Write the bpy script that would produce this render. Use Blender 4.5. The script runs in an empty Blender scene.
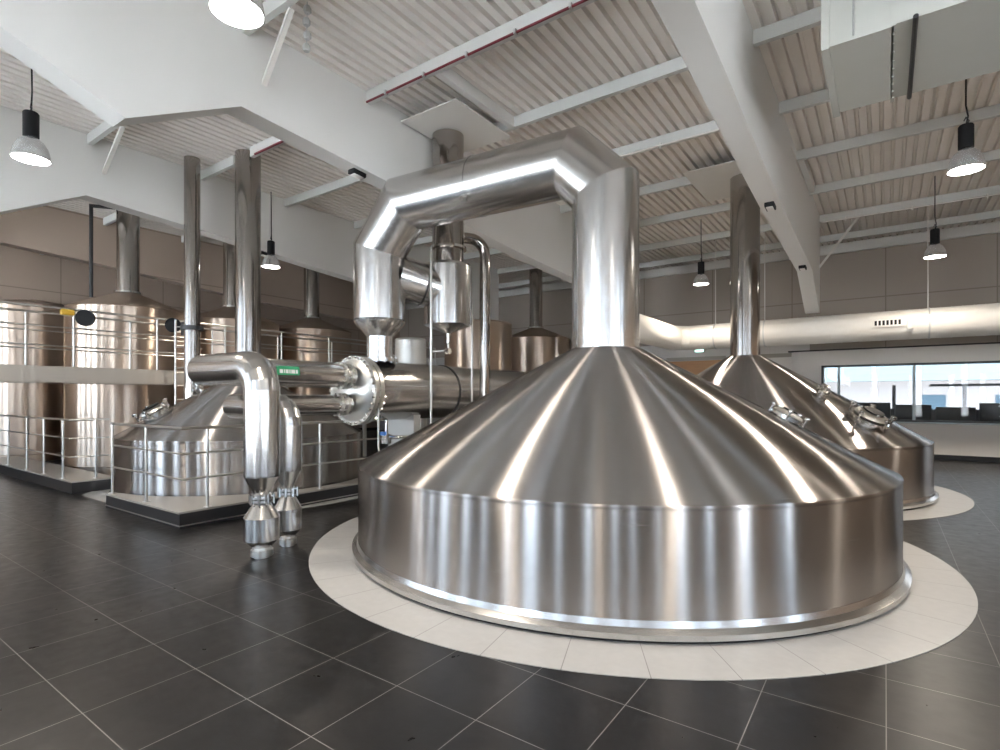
import bpy, bmesh, math, random
from mathutils import Vector, Matrix
random.seed(7)
PI = math.pi
scn = bpy.context.scene
COL = scn.collection
H = 1.7                                    # eye height
CA, SA = math.cos(math.radians(35.34)), math.sin(math.radians(35.34))

def cw(cx, cz, h=0.0):                     # metres right / ahead of the tripod -> room axes
    return Vector((CA*cx - SA*cz, SA*cx + CA*cz, h))

# ------------------------------------------------------------------ materials
def mat(name, col=(.5,.5,.5), rough=.5, metal=0.0, spec=.5, emit=None, es=0.0):
    m = bpy.data.materials.new(name); m.use_nodes = True
    b = m.node_tree.nodes['Principled BSDF']
    b.inputs['Base Color'].default_value = (*col, 1)
    b.inputs['Roughness'].default_value = rough
    b.inputs['Metallic'].default_value = metal
    b.inputs['Specular IOR Level'].default_value = spec
    if emit:
        b.inputs['Emission Color'].default_value = (*emit, 1)
        b.inputs['Emission Strength'].default_value = es
    return m
def nd(m, t, **k):
    n = m.node_tree.nodes.new(t)
    for a, v in k.items(): setattr(n, a, v)
    return n
def lk(m, a, b): m.node_tree.links.new(a, b)
def noise_rough(m, scale, lo, hi, stretch=(1,1,1), colvar=None):
    tc = nd(m, 'ShaderNodeTexCoord'); mp = nd(m, 'ShaderNodeMapping'); nz = nd(m, 'ShaderNodeTexNoise')
    mp.inputs['Scale'].default_value = stretch
    nz.inputs['Scale'].default_value = scale; nz.inputs['Detail'].default_value = 4
    lk(m, tc.outputs['Object'], mp.inputs['Vector']); lk(m, mp.outputs['Vector'], nz.inputs['Vector'])
    mr = nd(m, 'ShaderNodeMapRange')
    mr.inputs['From Min'].default_value = .3; mr.inputs['From Max'].default_value = .7
    mr.inputs['To Min'].default_value = lo; mr.inputs['To Max'].default_value = hi
    lk(m, nz.outputs['Fac'], mr.inputs['Value'])
    b = m.node_tree.nodes['Principled BSDF']
    lk(m, mr.outputs['Result'], b.inputs['Roughness'])
    if colvar:
        mx = nd(m, 'ShaderNodeMix', data_type='RGBA')
        mx.inputs['A'].default_value = (*colvar[0], 1); mx.inputs['B'].default_value = (*colvar[1], 1)
        lk(m, nz.outputs['Fac'], mx.inputs['Factor']); lk(m, mx.outputs['Result'], b.inputs['Base Color'])
    return m
def brushed(name, col, rough, aniso):
    m = mat(name, col, rough, 1.0)
    nt = m.node_tree; nt.nodes.remove(nt.nodes['Principled BSDF'])
    b = nd(m, 'ShaderNodeBsdfAnisotropic', distribution='GGX')
    b.inputs['Color'].default_value = (*col, 1); b.inputs['Anisotropy'].default_value = aniso
    tg = nd(m, 'ShaderNodeTangent', direction_type='RADIAL', axis='Z')
    lk(m, tg.outputs['Tangent'], b.inputs['Tangent'])
    tc = nd(m, 'ShaderNodeTexCoord'); mp = nd(m, 'ShaderNodeMapping'); nz = nd(m, 'ShaderNodeTexNoise')
    mp.inputs['Scale'].default_value = (.6, .6, 60)
    nz.inputs['Scale'].default_value = 3; nz.inputs['Detail'].default_value = 5
    lk(m, tc.outputs['Object'], mp.inputs['Vector']); lk(m, mp.outputs['Vector'], nz.inputs['Vector'])
    mr = nd(m, 'ShaderNodeMapRange')
    mr.inputs['From Min'].default_value = .25; mr.inputs['From Max'].default_value = .75
    mr.inputs['To Min'].default_value = rough*.985; mr.inputs['To Max'].default_value = rough*1.015
    lk(m, nz.outputs['Fac'], mr.inputs['Value']); lk(m, mr.outputs['Result'], b.inputs['Roughness'])
    lk(m, b.outputs[0], nt.nodes['Material Output'].inputs['Surface'])
    return m

M = {}
M['brushed'] = brushed('brushed_stainless', (.45,.427,.413), .27, .80)
M['tank'] = brushed('tank_stainless', (.56,.46,.38), .3, .6)  # warm tint puts the reflected brown walls into the steel colour
M['duct'] = mat('duct_cladding', (.66,.65,.64), .23, 1.0)
M['pipe'] = mat('pipe_cladding', (.62,.61,.60), .2, 1.0)
M['flue'] = mat('flue_stainless', (.40,.37,.345), .14, 1.0)
M['polish'] = mat('polished_steel', (.78,.77,.75), .1, 1.0)
M['plate'] = mat('flange_plate', (.72,.71,.68), .35, 1.0)
M['galv'] = noise_rough(mat('galvanised_steel', (.62,.63,.62), .4, .7), 8, .35, .5)
M['rail'] = mat('railing_steel', (.66,.64,.61), .3, 1.0)
M['black'] = mat('black_plastic', (.008,.008,.009), .6, spec=.25)
M['rubber'] = mat('black_rubber', (.01,.01,.012), .7)
M['blackmetal'] = mat('black_metal', (.02,.02,.022), .35)
M['beam'] = noise_rough(mat('beam_paint', (.74,.73,.70), .5), 1.2, .45, .6, colvar=((.74,.735,.71),(.78,.775,.75)))
M['purlin'] = noise_rough(mat('purlin_galvanised', (.7,.71,.69), .45, .2), 3, .4, .55)
M['deck'] = noise_rough(mat('deck_paint', (.9,.86,.81), .5), .8, .42, .6, colvar=((.89,.85,.80),(.93,.89,.84)))
M['panel'] = mat('white_panel', (.8,.78,.74), .5)
M['duct_grey'] = noise_rough(mat('air_duct_galvanised', (.56,.57,.53), .5, .2), 2, .4, .55)
M['whiteduct'] = mat('white_spiral_duct', (.82,.80,.75), .45)
M['whitewall'] = mat('white_wall_paint', (.80,.78,.75), .6)
M['ledge'] = mat('platform_deck', (.42,.40,.37), .45, .5)
M['fascia'] = mat('walkway_fascia', (.46,.43,.39), .45, .5)
M['lampshade'] = mat('lamp_reflector', (.82,.83,.84), .25, .8)
M['lamp'] = mat('lamp_lens', (1,1,1), .3, emit=(1.0,.96,.90), es=30)
M['red'] = mat('red_pipe', (.16,.012,.025), .4)
M['orange'] = mat('orange_handle', (.8,.18,.03), .4)
M['yellow'] = mat('yellow_plastic', (.8,.5,.05), .4)
M['blue'] = mat('blue_handle', (.05,.2,.6), .4)
M['green'] = mat('green_label', (.03,.32,.14), .5)
M['labelwhite'] = mat('label_print', (.85,.85,.85), .5)
M['wood'] = noise_rough(mat('orange_wood', (.5,.25,.09), .4), 3, .35, .5, (1,1,8), ((.42,.2,.07),(.58,.31,.12)))
M['frame'] = mat('door_frame_paint', (.45,.42,.36), .5)
M['winframe'] = mat('window_frame_black', (.015,.017,.018), .35)
M['mullion'] = mat('mullion_grey', (.4,.45,.46), .4, .5)
M['desk'] = mat('desk_dark', (.03,.03,.035), .5)
M['screen'] = mat('monitor_shell', (.012,.014,.017), .3)
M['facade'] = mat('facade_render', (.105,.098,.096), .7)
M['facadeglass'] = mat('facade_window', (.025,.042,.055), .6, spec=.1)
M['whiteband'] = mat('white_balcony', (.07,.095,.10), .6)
M['exit'] = mat('exit_sign_light', (.5,.9,.8), .4, emit=(.55,1,.85), es=4)
M['skirt'] = mat('black_skirting', (.01,.01,.011), .4)
M['ground'] = mat('street_ground', (.35,.35,.34), .8)
gm = mat('clear_glass', (1,1,1), 0.0); M['glass'] = gm
g = nd(gm, 'ShaderNodeBsdfTransparent'); gg = nd(gm, 'ShaderNodeBsdfGlossy'); gg.inputs['Roughness'].default_value = .02
fx = nd(gm, 'ShaderNodeMixShader'); fx.inputs['Fac'].default_value = .012
lk(gm, g.outputs[0], fx.inputs[1]); lk(gm, gg.outputs[0], fx.inputs[2])
lk(gm, fx.outputs[0], gm.node_tree.nodes['Material Output'].inputs['Surface'])

# walls: block / panel joints
def wall_mat(name, c1, c2, ax, jx=3.0, jz=1.25):
    m = mat(name, c1, .7)
    tc = nd(m, 'ShaderNodeTexCoord'); sp = nd(m, 'ShaderNodeSeparateXYZ')
    lk(m, tc.outputs['Object'], sp.inputs[0])
    def joint(out, step, w):
        a = nd(m, 'ShaderNodeMath', operation='DIVIDE'); a.inputs[1].default_value = step
        lk(m, out, a.inputs[0])
        f = nd(m, 'ShaderNodeMath', operation='FRACT'); lk(m, a.outputs[0], f.inputs[0])
        c = nd(m, 'ShaderNodeMath', operation='LESS_THAN'); c.inputs[1].default_value = w/step
        lk(m, f.outputs[0], c.inputs[0]); return c
    a = joint(sp.outputs[ax], jx, .03); b = joint(sp.outputs['Z'], jz, .03)
    mx = nd(m, 'ShaderNodeMath', operation='MAXIMUM'); lk(m, a.outputs[0], mx.inputs[0]); lk(m, b.outputs[0], mx.inputs[1])
    nz = nd(m, 'ShaderNodeTexNoise'); nz.inputs['Scale'].default_value = .7; lk(m, tc.outputs['Object'], nz.inputs['Vector'])
    cm = nd(m, 'ShaderNodeMix', data_type='RGBA'); cm.inputs['A'].default_value = (*c1,1); cm.inputs['B'].default_value = (*[x*1.12 for x in c1],1)
    lk(m, nz.outputs['Fac'], cm.inputs['Factor'])
    jm = nd(m, 'ShaderNodeMix', data_type='RGBA'); lk(m, mx.outputs[0], jm.inputs['Factor'])
    lk(m, cm.outputs['Result'], jm.inputs['A']); jm.inputs['B'].default_value = (*c2,1)
    lk(m, jm.outputs['Result'], m.node_tree.nodes['Principled BSDF'].inputs['Base Color'])
    return m
M['wall_taupe_x'] = wall_mat('taupe_wall_left', (.40,.32,.26), (.27,.22,.18), 'Y')
M['wall_taupe_y'] = wall_mat('taupe_wall_back', (.40,.35,.30), (.28,.24,.2), 'X', 2.4, 2.3)

# floor tiles
def floor_mat():
    m = mat('dark_floor_tile', (.03,.03,.03), .3, spec=.38)
    T = .5872
    tc = nd(m, 'ShaderNodeTexCoord'); mp = nd(m, 'ShaderNodeMapping')
    mp.inputs['Location'].default_value = (-.005/T + 100, -.495/T + 100, 0)
    mp.inputs['Scale'].default_value = (1/T, 1/T, 1)
    lk(m, tc.outputs['Object'], mp.inputs['Vector'])
    sp = nd(m, 'ShaderNodeSeparateXYZ'); lk(m, mp.outputs['Vector'], sp.inputs[0])
    js = []
    for ax in 'XY':
        f = nd(m, 'ShaderNodeMath', operation='FRACT'); lk(m, sp.outputs[ax], f.inputs[0])
        s = nd(m, 'ShaderNodeMath', operation='SUBTRACT'); lk(m, f.outputs[0], s.inputs[0]); s.inputs[1].default_value = .5
        a = nd(m, 'ShaderNodeMath', operation='ABSOLUTE'); lk(m, s.outputs[0], a.inputs[0])
        c = nd(m, 'ShaderNodeMath', operation='GREATER_THAN'); lk(m, a.outputs[0], c.inputs[0]); c.inputs[1].default_value = .5-.0044
        js.append(c)
    mx = nd(m, 'ShaderNodeMath', operation='MAXIMUM'); lk(m, js[0].outputs[0], mx.inputs[0]); lk(m, js[1].outputs[0], mx.inputs[1])
    fl = nd(m, 'ShaderNodeVectorMath', operation='FLOOR'); lk(m, mp.outputs['Vector'], fl.inputs[0])
    wn = nd(m, 'ShaderNodeTexWhiteNoise'); lk(m, fl.outputs[0], wn.inputs['Vector'])
    nz = nd(m, 'ShaderNodeTexNoise'); nz.inputs['Scale'].default_value = 9; nz.inputs['Detail'].default_value = 6
    lk(m, tc.outputs['Object'], nz.inputs['Vector'])
    ad = nd(m, 'ShaderNodeMath', operation='MULTIPLY_ADD'); lk(m, nz.outputs['Fac'], ad.inputs[0]); ad.inputs[1].default_value = .5
    mw = nd(m, 'ShaderNodeMath', operation='MULTIPLY'); lk(m, wn.outputs['Value'], mw.inputs[0]); mw.inputs[1].default_value = .5
    lk(m, mw.outputs[0], ad.inputs[2])
    cm = nd(m, 'ShaderNodeMix', data_type='RGBA'); lk(m, ad.outputs[0], cm.inputs['Factor'])
    cm.inputs['A'].default_value = (.004,.004,.0045,1); cm.inputs['B'].default_value = (.011,.0105,.011,1)
    jm = nd(m, 'ShaderNodeMix', data_type='RGBA'); lk(m, mx.outputs[0], jm.inputs['Factor'])
    lk(m, cm.outputs['Result'], jm.inputs['A']); jm.inputs['B'].default_value = (.17,.165,.16,1)
    b = m.node_tree.nodes['Principled BSDF']
    lk(m, jm.outputs['Result'], b.inputs['Base Color'])
    mr = nd(m, 'ShaderNodeMapRange'); lk(m, nz.outputs['Fac'], mr.inputs['Value'])
    mr.inputs['To Min'].default_value = .22; mr.inputs['To Max'].default_value = .42
    lk(m, mr.outputs['Result'], b.inputs['Roughness'])
    bp = nd(m, 'ShaderNodeBump'); bp.inputs['Strength'].default_value = .06; bp.inputs['Distance'].default_value = .01
    lk(m, nz.outputs['Fac'], bp.inputs['Height']); lk(m, bp.outputs['Normal'], b.inputs['Normal'])
    return m
M['floor'] = floor_mat()
def ring_mat(n):
    m = mat('pale_ring_tile', (.7,.69,.66), .4)
    tc = nd(m, 'ShaderNodeTexCoord'); sp = nd(m, 'ShaderNodeSeparateXYZ'); lk(m, tc.outputs['Object'], sp.inputs[0])
    at = nd(m, 'ShaderNodeMath', operation='ARCTAN2'); lk(m, sp.outputs['Y'], at.inputs[0]); lk(m, sp.outputs['X'], at.inputs[1])
    ml = nd(m, 'ShaderNodeMath', operation='MULTIPLY_ADD'); lk(m, at.outputs[0], ml.inputs[0]); ml.inputs[1].default_value = n/(2*PI); ml.inputs[2].default_value = 50.8
    f = nd(m, 'ShaderNodeMath', operation='FRACT'); lk(m, ml.outputs[0], f.inputs[0])
    c = nd(m, 'ShaderNodeMath', operation='LESS_THAN'); lk(m, f.outputs[0], c.inputs[0]); c.inputs[1].default_value = .012
    nz = nd(m, 'ShaderNodeTexNoise'); nz.inputs['Scale'].default_value = 14; lk(m, tc.outputs['Object'], nz.inputs['Vector'])
    cm = nd(m, 'ShaderNodeMix', data_type='RGBA'); lk(m, nz.outputs['Fac'], cm.inputs['Factor'])
    cm.inputs['A'].default_value = (.35,.35,.345,1); cm.inputs['B'].default_value = (.405,.405,.40,1)
    jm = nd(m, 'ShaderNodeMix', data_type='RGBA'); lk(m, c.outputs[0], jm.inputs['Factor'])
    lk(m, cm.outputs['Result'], jm.inputs['A']); jm.inputs['B'].default_value = (.2,.19,.19,1)
    lk(m, jm.outputs['Result'], m.node_tree.nodes['Principled BSDF'].inputs['Base Color'])
    return m
M['ring'] = ring_mat(40)

# ------------------------------------------------------------------ geometry helpers
def islands(bm):
    seen = set(); out = []
    for v in bm.verts:
        if v in seen: continue
        st = [v]; seen.add(v); isl = []
        while st:
            a = st.pop(); isl.append(a)
            for e in a.link_edges:
                o = e.other_vert(a)
                if o not in seen: seen.add(o); st.append(o)
        out.append(isl)
    return out
def fin(name, bm, m, parent=None, loc=None, sharp=35, split=False):
    if split:
        isl = islands(bm); o = None
        for vs in isl:
            mp = {}; nb = bmesh.new()
            for v in vs: mp[v] = nb.verts.new(v.co)
            for f in {f for v in vs for f in v.link_faces}: nb.faces.new([mp[v] for v in f.verts])
            o = fin(name, nb, m, parent, loc, sharp)
        bm.free(); return o
    lay = bm.edges.layers.int.get('sh')
    bmesh.ops.recalc_face_normals(bm, faces=bm.faces)
    th = math.radians(sharp)
    for f in bm.faces: f.smooth = True
    for e in bm.edges:
        if len(e.link_faces) == 2:
            e.smooth = e.calc_face_angle(0) < th and not (lay and e[lay])
    me = bpy.data.meshes.new(name); bm.to_mesh(me); bm.free()
    if m: me.materials.append(M[m] if isinstance(m, str) else m)
    o = bpy.data.objects.new(name, me); COL.objects.link(o)
    if parent: o.parent = parent
    if loc: o.location = loc
    return o
def empty(name, loc, label, cat, group=None, rz=0):
    o = bpy.data.objects.new(name, None); COL.objects.link(o)
    o.empty_display_size = .2
    o.location = loc; o.rotation_euler = (0,0,rz)
    return tag(o, label, cat, group)
def tag(o, label, cat, group=None):
    o['label'] = label; o['category'] = cat
    if group: o['group'] = group
    return o
def struct(o): o['kind'] = 'structure'; return o
def B(): return bmesh.new()
def box(bm, x0, x1, y0, y1, z0, z1):
    v = [bm.verts.new((x, y, z)) for x in (x0, x1) for y in (y0, y1) for z in (z0, z1)]
    for f in ((0,1,3,2),(4,6,7,5),(0,4,5,1),(2,3,7,6),(0,2,6,4),(1,5,7,3)):
        bm.faces.new([v[i] for i in f])
    return bm
def bevel_box(bm, x0, x1, y0, y1, z0, z1, w=.01):
    b2 = B(); box(b2, x0, x1, y0, y1, z0, z1)
    bmesh.ops.bevel(b2, geom=list(b2.edges), offset=w, segments=2, affect='EDGES', profile=.5)
    me = bpy.data.meshes.new('t'); b2.to_mesh(me); b2.free(); bm.from_mesh(me); bpy.data.meshes.remove(me)
    return bm
def lathe(bm, prof, seg=48, c=(0,0,0), closed=False, mtx=None):
    rings = []
    c = Vector(c)
    for r, z in prof:
        if r < 1e-6:
            p = Vector((0,0,z)); p = (mtx @ p) if mtx else p
            rings.append([bm.verts.new(c + p)])
        else:
            ring = []
            for i in range(seg):
                a = 2*PI*i/seg
                p = Vector((r*math.cos(a), r*math.sin(a), z)); p = (mtx @ p) if mtx else p
                ring.append(bm.verts.new(c + p))
            rings.append(ring)
    pairs = list(zip(rings[:-1], rings[1:]))
    if closed: pairs.append((rings[-1], rings[0]))
    for a, b in pairs:
        for i in range(seg):
            j = (i+1) % seg
            if len(a) == 1 and len(b) == 1: continue
            if len(a) == 1: bm.faces.new((a[0], b[i], b[j]))
            elif len(b) == 1: bm.faces.new((a[i], a[j], b[0]))
            else: bm.faces.new((a[i], a[j], b[j], b[i]))
    return bm
def aim(d):                                # matrix turning +Z onto d
    return Vector(d).normalized().to_track_quat('Z', 'Y').to_matrix()
def tube(bm, path, r, seg=24, cap=True, crease=False):
    lay = bm.edges.layers.int.new('sh') if crease else None
    P = [Vector(p) for p in path]; n = len(P)
    d0 = (P[1]-P[0]).normalized()
    up = Vector((0,0,1)) if abs(d0.z) < .9 else Vector((0,1,0))
    u = d0.cross(up).normalized(); v = u.cross(d0).normalized()
    prev = d0; rings = []
    base = [(math.cos(2*PI*i/seg), math.sin(2*PI*i/seg)) for i in range(seg)]
    cur = [P[0] + (u*c + v*s)*r for c, s in base]
    rings.append([bm.verts.new(p) for p in cur])
    for k in range(1, n):
        d = (P[k]-P[k-1]).normalized()
        if k < n-1:
            d2 = (P[k+1]-P[k]).normalized()
            nrm = (d + d2).normalized()
        else: nrm = d
        cur = [p + d * ((P[k]-p).dot(nrm) / d.dot(nrm)) for p in cur]
        rings.append([bm.verts.new(p) for p in cur])
    for a, b in zip(rings[:-1], rings[1:]):
        for i in range(seg):
            j = (i+1) % seg
            bm.faces.new((a[i], a[j], b[j], b[i]))
    if crease:
        for ring in rings[1:-1]:
            for i in range(seg):
                e = bm.edges.get((ring[i], ring[(i+1) % seg])); e[lay] = 1
    if cap:
        bm.faces.new(rings[0][::-1]); bm.faces.new(rings[-1])
    return bm
def arc_pts(a, b, c, rad, n=6):            # fillet of corner b
    a, b, c = Vector(a), Vector(b), Vector(c)
    d1 = (a-b).normalized(); d2 = (c-b).normalized()
    ang = d1.angle(d2); t = rad/math.tan(ang/2)
    p1 = b + d1*t; p2 = b + d2*t
    cen = b + (d1+d2).normalized() * (rad/math.sin(ang/2))
    out = []
    v1 = p1-cen; v2 = p2-cen; tot = v1.angle(v2)
    for i in range(n+1):
        s = i/n
        out.append(cen + v1*(math.sin((1-s)*tot)/math.sin(tot)) + v2*(math.sin(s*tot)/math.sin(tot)))
    return out
def fillet(path, rad, n=6):
    out = [Vector(path[0])]
    for k in range(1, len(path)-1): out += arc_pts(path[k-1], path[k], path[k+1], rad, n)
    out.append(Vector(path[-1])); return out
def prism(bm, poly, axis, a0, a1):         # poly in the other two axes, extruded along axis
    def P(u, v, a):
        return {'X': (a, u, v), 'Y': (u, a, v), 'Z': (u, v, a)}[axis]
    A = [bm.verts.new(P(u, v, a0)) for u, v in poly]; C = [bm.verts.new(P(u, v, a1)) for u, v in poly]
    n = len(poly)
    bm.faces.new(A); bm.faces.new(C[::-1])
    for i in range(n):
        j = (i+1) % n; bm.faces.new((A[i], C[i], C[j], A[j]))
    return bm

# ------------------------------------------------------------------ room shell
DECK = 6.3
XL, XR, YF, YB = -21.4, 7.0, -7.0, 19.25
b = box(B(), XL-.3, XR+.3, YF-.3, YB+.3, -.2, 0)
struct(fin('floor', b, 'floor'))
# walls
struct(fin('wall_left', box(B(), XL-.25, XL, YF-.3, YB+.3, 0, 6.6), 'wall_taupe_x'))
CX0, CX1, CZ0, CZ1 = -1.5, 6.2, 1.06, 2.62  # control room window in the back wall bay
bw = B()
box(bw, XL, -1.75, YB, YB+.25, 0, 6.6)
box(bw, -1.75, XR, YB, YB+.25, 3.12, 6.6)
struct(fin('wall_back', bw, 'wall_taupe_y'))
struct(fin('wall_back_lower', box(B(), XL, -1.9, YB-.01, YB, 0, 3.55), 'whitewall'))
# control room front, with a rounded left corner
cr = B()
CY = 18.9
box(cr, CX0, XR, CY, YB, 0, CZ0-.02); box(cr, CX0, XR, CY, YB, CZ1+.02, 3.08)
box(cr, CX1, XR, CY, YB, CZ0-.02, CZ1+.02)
prof = [(CX0, CY)] + [(CX0-.55 - .35*math.sin(t*PI/2/8), CY + .35 - .35*math.cos(t*PI/2/8)) for t in range(0, 9)]
prof += [(CX0, CY+.35)]
prism(cr, prof, 'Z', 0, 3.08)
struct(fin('wall_control_room', cr, 'whitewall'))
tr = box(B(), CX0-.95, XR, CY-.03, YB, 3.08, 3.12)
struct(fin('trim_1', tr, 'blackmetal'))
struct(fin('baseboard_back', box(B(), CX0-.5, XR, CY-.02, CY, 0, .14), 'skirt'))
struct(fin('baseboard_left', box(B(), XL, XL+.02, YF, YB, 0, .14), 'skirt'))
# control room side/back with outer windows
crw = B()
OY = 23.0
box(crw, CX0-1.2, XR+.3, OY, OY+.2, 0, 1.0); box(crw, CX0-1.2, XR+.3, OY, OY+.2, 2.9, 3.3)
box(crw, CX0-1.45, CX0-1.2, YB+.25, OY+.2, 0, 3.3)
struct(fin('wall_office_outer', crw, 'whitewall'))
struct(fin('floor_office', box(B(), CX0-1.45, XR+.3, YB+.25, OY+.2, -.2, -.01), 'ground'))
struct(fin('ceiling_office', box(B(), CX0-1.45, XR+.3, YB+.25, OY+.2, 3.3, 3.4), 'whitewall'))
# inner window
wf = B()
box(wf, CX0-.06, CX1, CY-.02, CY+.08, CZ1-.04, CZ1+.02)
box(wf, CX0-.06, CX1, CY-.04, CY+.12, CZ0-.05, CZ0)
box(wf, CX0-.06, CX0, CY-.02, CY+.08, CZ0, CZ1)
w1 = struct(fin('window_1', wf, 'winframe'))
fin('pane', box(B(), CX0, CX1, CY+.03, CY+.038, CZ0, CZ1-.04), 'glass', w1)
sb = box(B(), CX0, CX1, CY-.06, CY+.15, CZ0-.09, CZ0-.05)
fin('window_sill', sb, 'mullion', w1)
for x in (-1.15, .62):
    fin('mullion', box(B(), x, x+.07, CY, CY+.07, CZ0, CZ1-.04), 'mullion', w1)
# outer office window
wf = B()
box(wf, 1.2, XR+.3, OY+.05, OY+.12, 2.05, 2.13)
for x in (.2, 2.05, 4.6, 6.9): box(wf, x, x+.1, OY+.03, OY+.13, 1.0, 2.1 if x < 3 else 2.9)
w2 = struct(fin('window_2', wf, 'winframe'))
fin('pane', box(B(), CX0-1.2, XR+.3, OY+.08, OY+.09, 1.0, 2.9), 'glass', w2)

# right wall, with unseen slit windows added for streaks on the steel
rw = B(); wf = B(); py_ = YF-.3
box(rw, XR, XR+.25, YF-.3, YB+.3, 0, .5); box(rw, XR, XR+.25, YF-.3, YB+.3, 5.2, 6.6)
for y0, y1 in ((-5.4, -4.9), (-3.2, -2.3), (-.6, -.2), (1.6, 2.3), (4.4, 4.8)):
    box(rw, XR, XR+.25, py_, y0, .5, 5.2); py_ = y1
    for y in (y0, y1-.05): box(wf, XR+.08, XR+.16, y, y+.05, .5, 5.2)
box(rw, XR, XR+.25, py_, YB+.3, .5, 5.2)
struct(fin('wall_right', rw, 'wall_taupe_x'))
w3 = struct(fin('window_added', wf, 'winframe'))
fin('pane', box(B(), XR+.12, XR+.13, YF, 6, .5, 5.2), 'glass', w3)
fw = B()
box(fw, XL, XR, YF-.25, YF, 0, .5); box(fw, XL, XR, YF-.25, YF, 5.7, 6.6)
wins = [(-20.6, -19.7), (-18.2, -17.2), (-15.4, -14.5), (-13.0, -11.6), (-9.4, -8.7), (-7.2, -6.8), (-5.0, -4.5), (-3.4, -2.3), (-.8, -.45), (1.5, 2.0), (3.9, 4.3), (5.7, 6.1)]  # unseen windows, widths and spacing shaped for daylight streaks on the steel
px_ = XL
for x0, x1 in wins + [(XR, XR)]:
    box(fw, px_, x0, YF-.25, YF, .5, 5.7); px_ = x1
struct(fin('wall_front', fw, 'wall_taupe_x'))
wf = B()
for x0, x1 in wins:
    for x in (x0, x1-.05): box(wf, x, x+.05, YF-.16, YF-.08, .5, 5.7)
    box(wf, x0, x1, YF-.16, YF-.08, 2.4, 2.46)
w4 = struct(fin('window_3', wf, 'winframe'))
fin('pane', box(B(), XL, XR, YF-.13, YF-.12, .5, 5.7), 'glass', w4)

# ceiling: trapezoidal deck, ribs run away from the viewer
cb = B()
pitch = .168; n = int((XR+.3-XL)/pitch)+1
prof = []
for i in range(n):
    x = XL + i*pitch
    prof += [(x, DECK+.065), (x+.036, DECK+.065), (x+.052, DECK), (x+.153, DECK)]
A = [cb.verts.new((x, YF-.3, z)) for x, z in prof]; C = [cb.verts.new((x, YB+.3, z)) for x, z in prof]
for i in range(len(prof)-1): cb.faces.new((A[i], A[i+1], C[i+1], C[i]))
box(cb, XL-.3, XR+.35, YF-.3, YB+.3, DECK+.12, DECK+.3)
ceil = struct(fin('ceiling', cb, 'deck', sharp=20))
PUR = [-4.6, -2.6, -.6, 1.4, 3.6, 5.52, 7.42, 9.45, 11.5, 13.6, 15.9, 18.0]
FLUES = [(-9.81, 5.61, .225), (-10.86, 5.09, .14), (-14.5, 5.35, .23), (-14.5, 7.85, .23), (-14.5, 10.35, .23), (-10.07, 16.4, .23)] + [(cw(4.9, 10.86).x, cw(4.9, 10.86).y, .275), (cw(-.87, 9.1).x, cw(-.87, 9.1).y, .262)]
for y in PUR:
    p = B(); x0 = XL
    cs = [(y-.035, DECK-.18), (y+.045, DECK-.18), (y+.045, DECK-.165), (y-.02, DECK-.165), (y-.02, DECK-.018), (y+.045, DECK-.018), (y+.045, DECK-.004), (y-.035, DECK-.004)]
    for gx_, gy_, gr_ in sorted(FLUES):          # trimmed where a flue passes
        if abs(gy_-y) < gr_+.08:
            prism(p, cs, 'X', x0, gx_-gr_-.06); x0 = gx_+gr_+.06
    prism(p, cs, 'X', x0, XR)
    fin('purlin', p, 'purlin', ceil, split=True)
p = box(B(), XL, XR, YB-.12, YB, DECK-.28, DECK-.004); fin('edge_purlin', p, 'beam', ceil)

# roof beams: tapered painted box girders with haunches
PROF = [(-7.0, 5.0), (-3.4, 5.2), (1.2, 5.03), (2.32, 4.56), (3.55, 5.22), (5.85, 5.08), (8.2, 4.88), (9.65, 4.78), (14.2, 4.6), (15.75, 3.84), (15.95, 3.84), (15.95, DECK-.004), (-7.0, DECK-.004)]
BX = [(-1.35, 'painted roof beam passing right above the biggest vessel, nearest the air duct'),
      (-6.36, 'broad white roof beam with kinked underside, nearest of those on the left'),
      (-11.37, 'white roof beam behind the nearer kinked one, above the left walkway'),
      (-16.4, 'dim taupe roof beam farthest left, behind two white ones')]
for i, (x, lb) in enumerate(BX):
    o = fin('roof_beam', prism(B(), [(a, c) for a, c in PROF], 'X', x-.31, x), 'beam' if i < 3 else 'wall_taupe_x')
    tag(o, lb, 'beam', 'tapered roof beams')
# exterior facade and ground
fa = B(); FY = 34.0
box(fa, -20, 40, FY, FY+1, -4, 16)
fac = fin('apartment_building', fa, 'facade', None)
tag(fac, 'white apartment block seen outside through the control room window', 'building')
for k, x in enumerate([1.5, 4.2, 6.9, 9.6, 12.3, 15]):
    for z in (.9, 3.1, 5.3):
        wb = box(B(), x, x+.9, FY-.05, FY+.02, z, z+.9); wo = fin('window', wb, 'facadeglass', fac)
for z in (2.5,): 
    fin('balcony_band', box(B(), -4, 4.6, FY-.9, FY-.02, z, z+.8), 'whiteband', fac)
struct(fin('floor_street', box(B(), -40, 60, OY+.5, 60, -4.2, -4), 'ground'))

# ------------------------------------------------------------------ camera
cam = bpy.data.cameras.new('camera'); co = bpy.data.objects.new('camera', cam); COL.objects.link(co)
co.location = (0,0,H); co.rotation_euler = (PI/2, 0, math.radians(35.34))
cam.sensor_width = 36; cam.lens = 36*.543; cam.shift_y = .022; cam.clip_start = .05; cam.clip_end = 200
scn.camera = co

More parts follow.
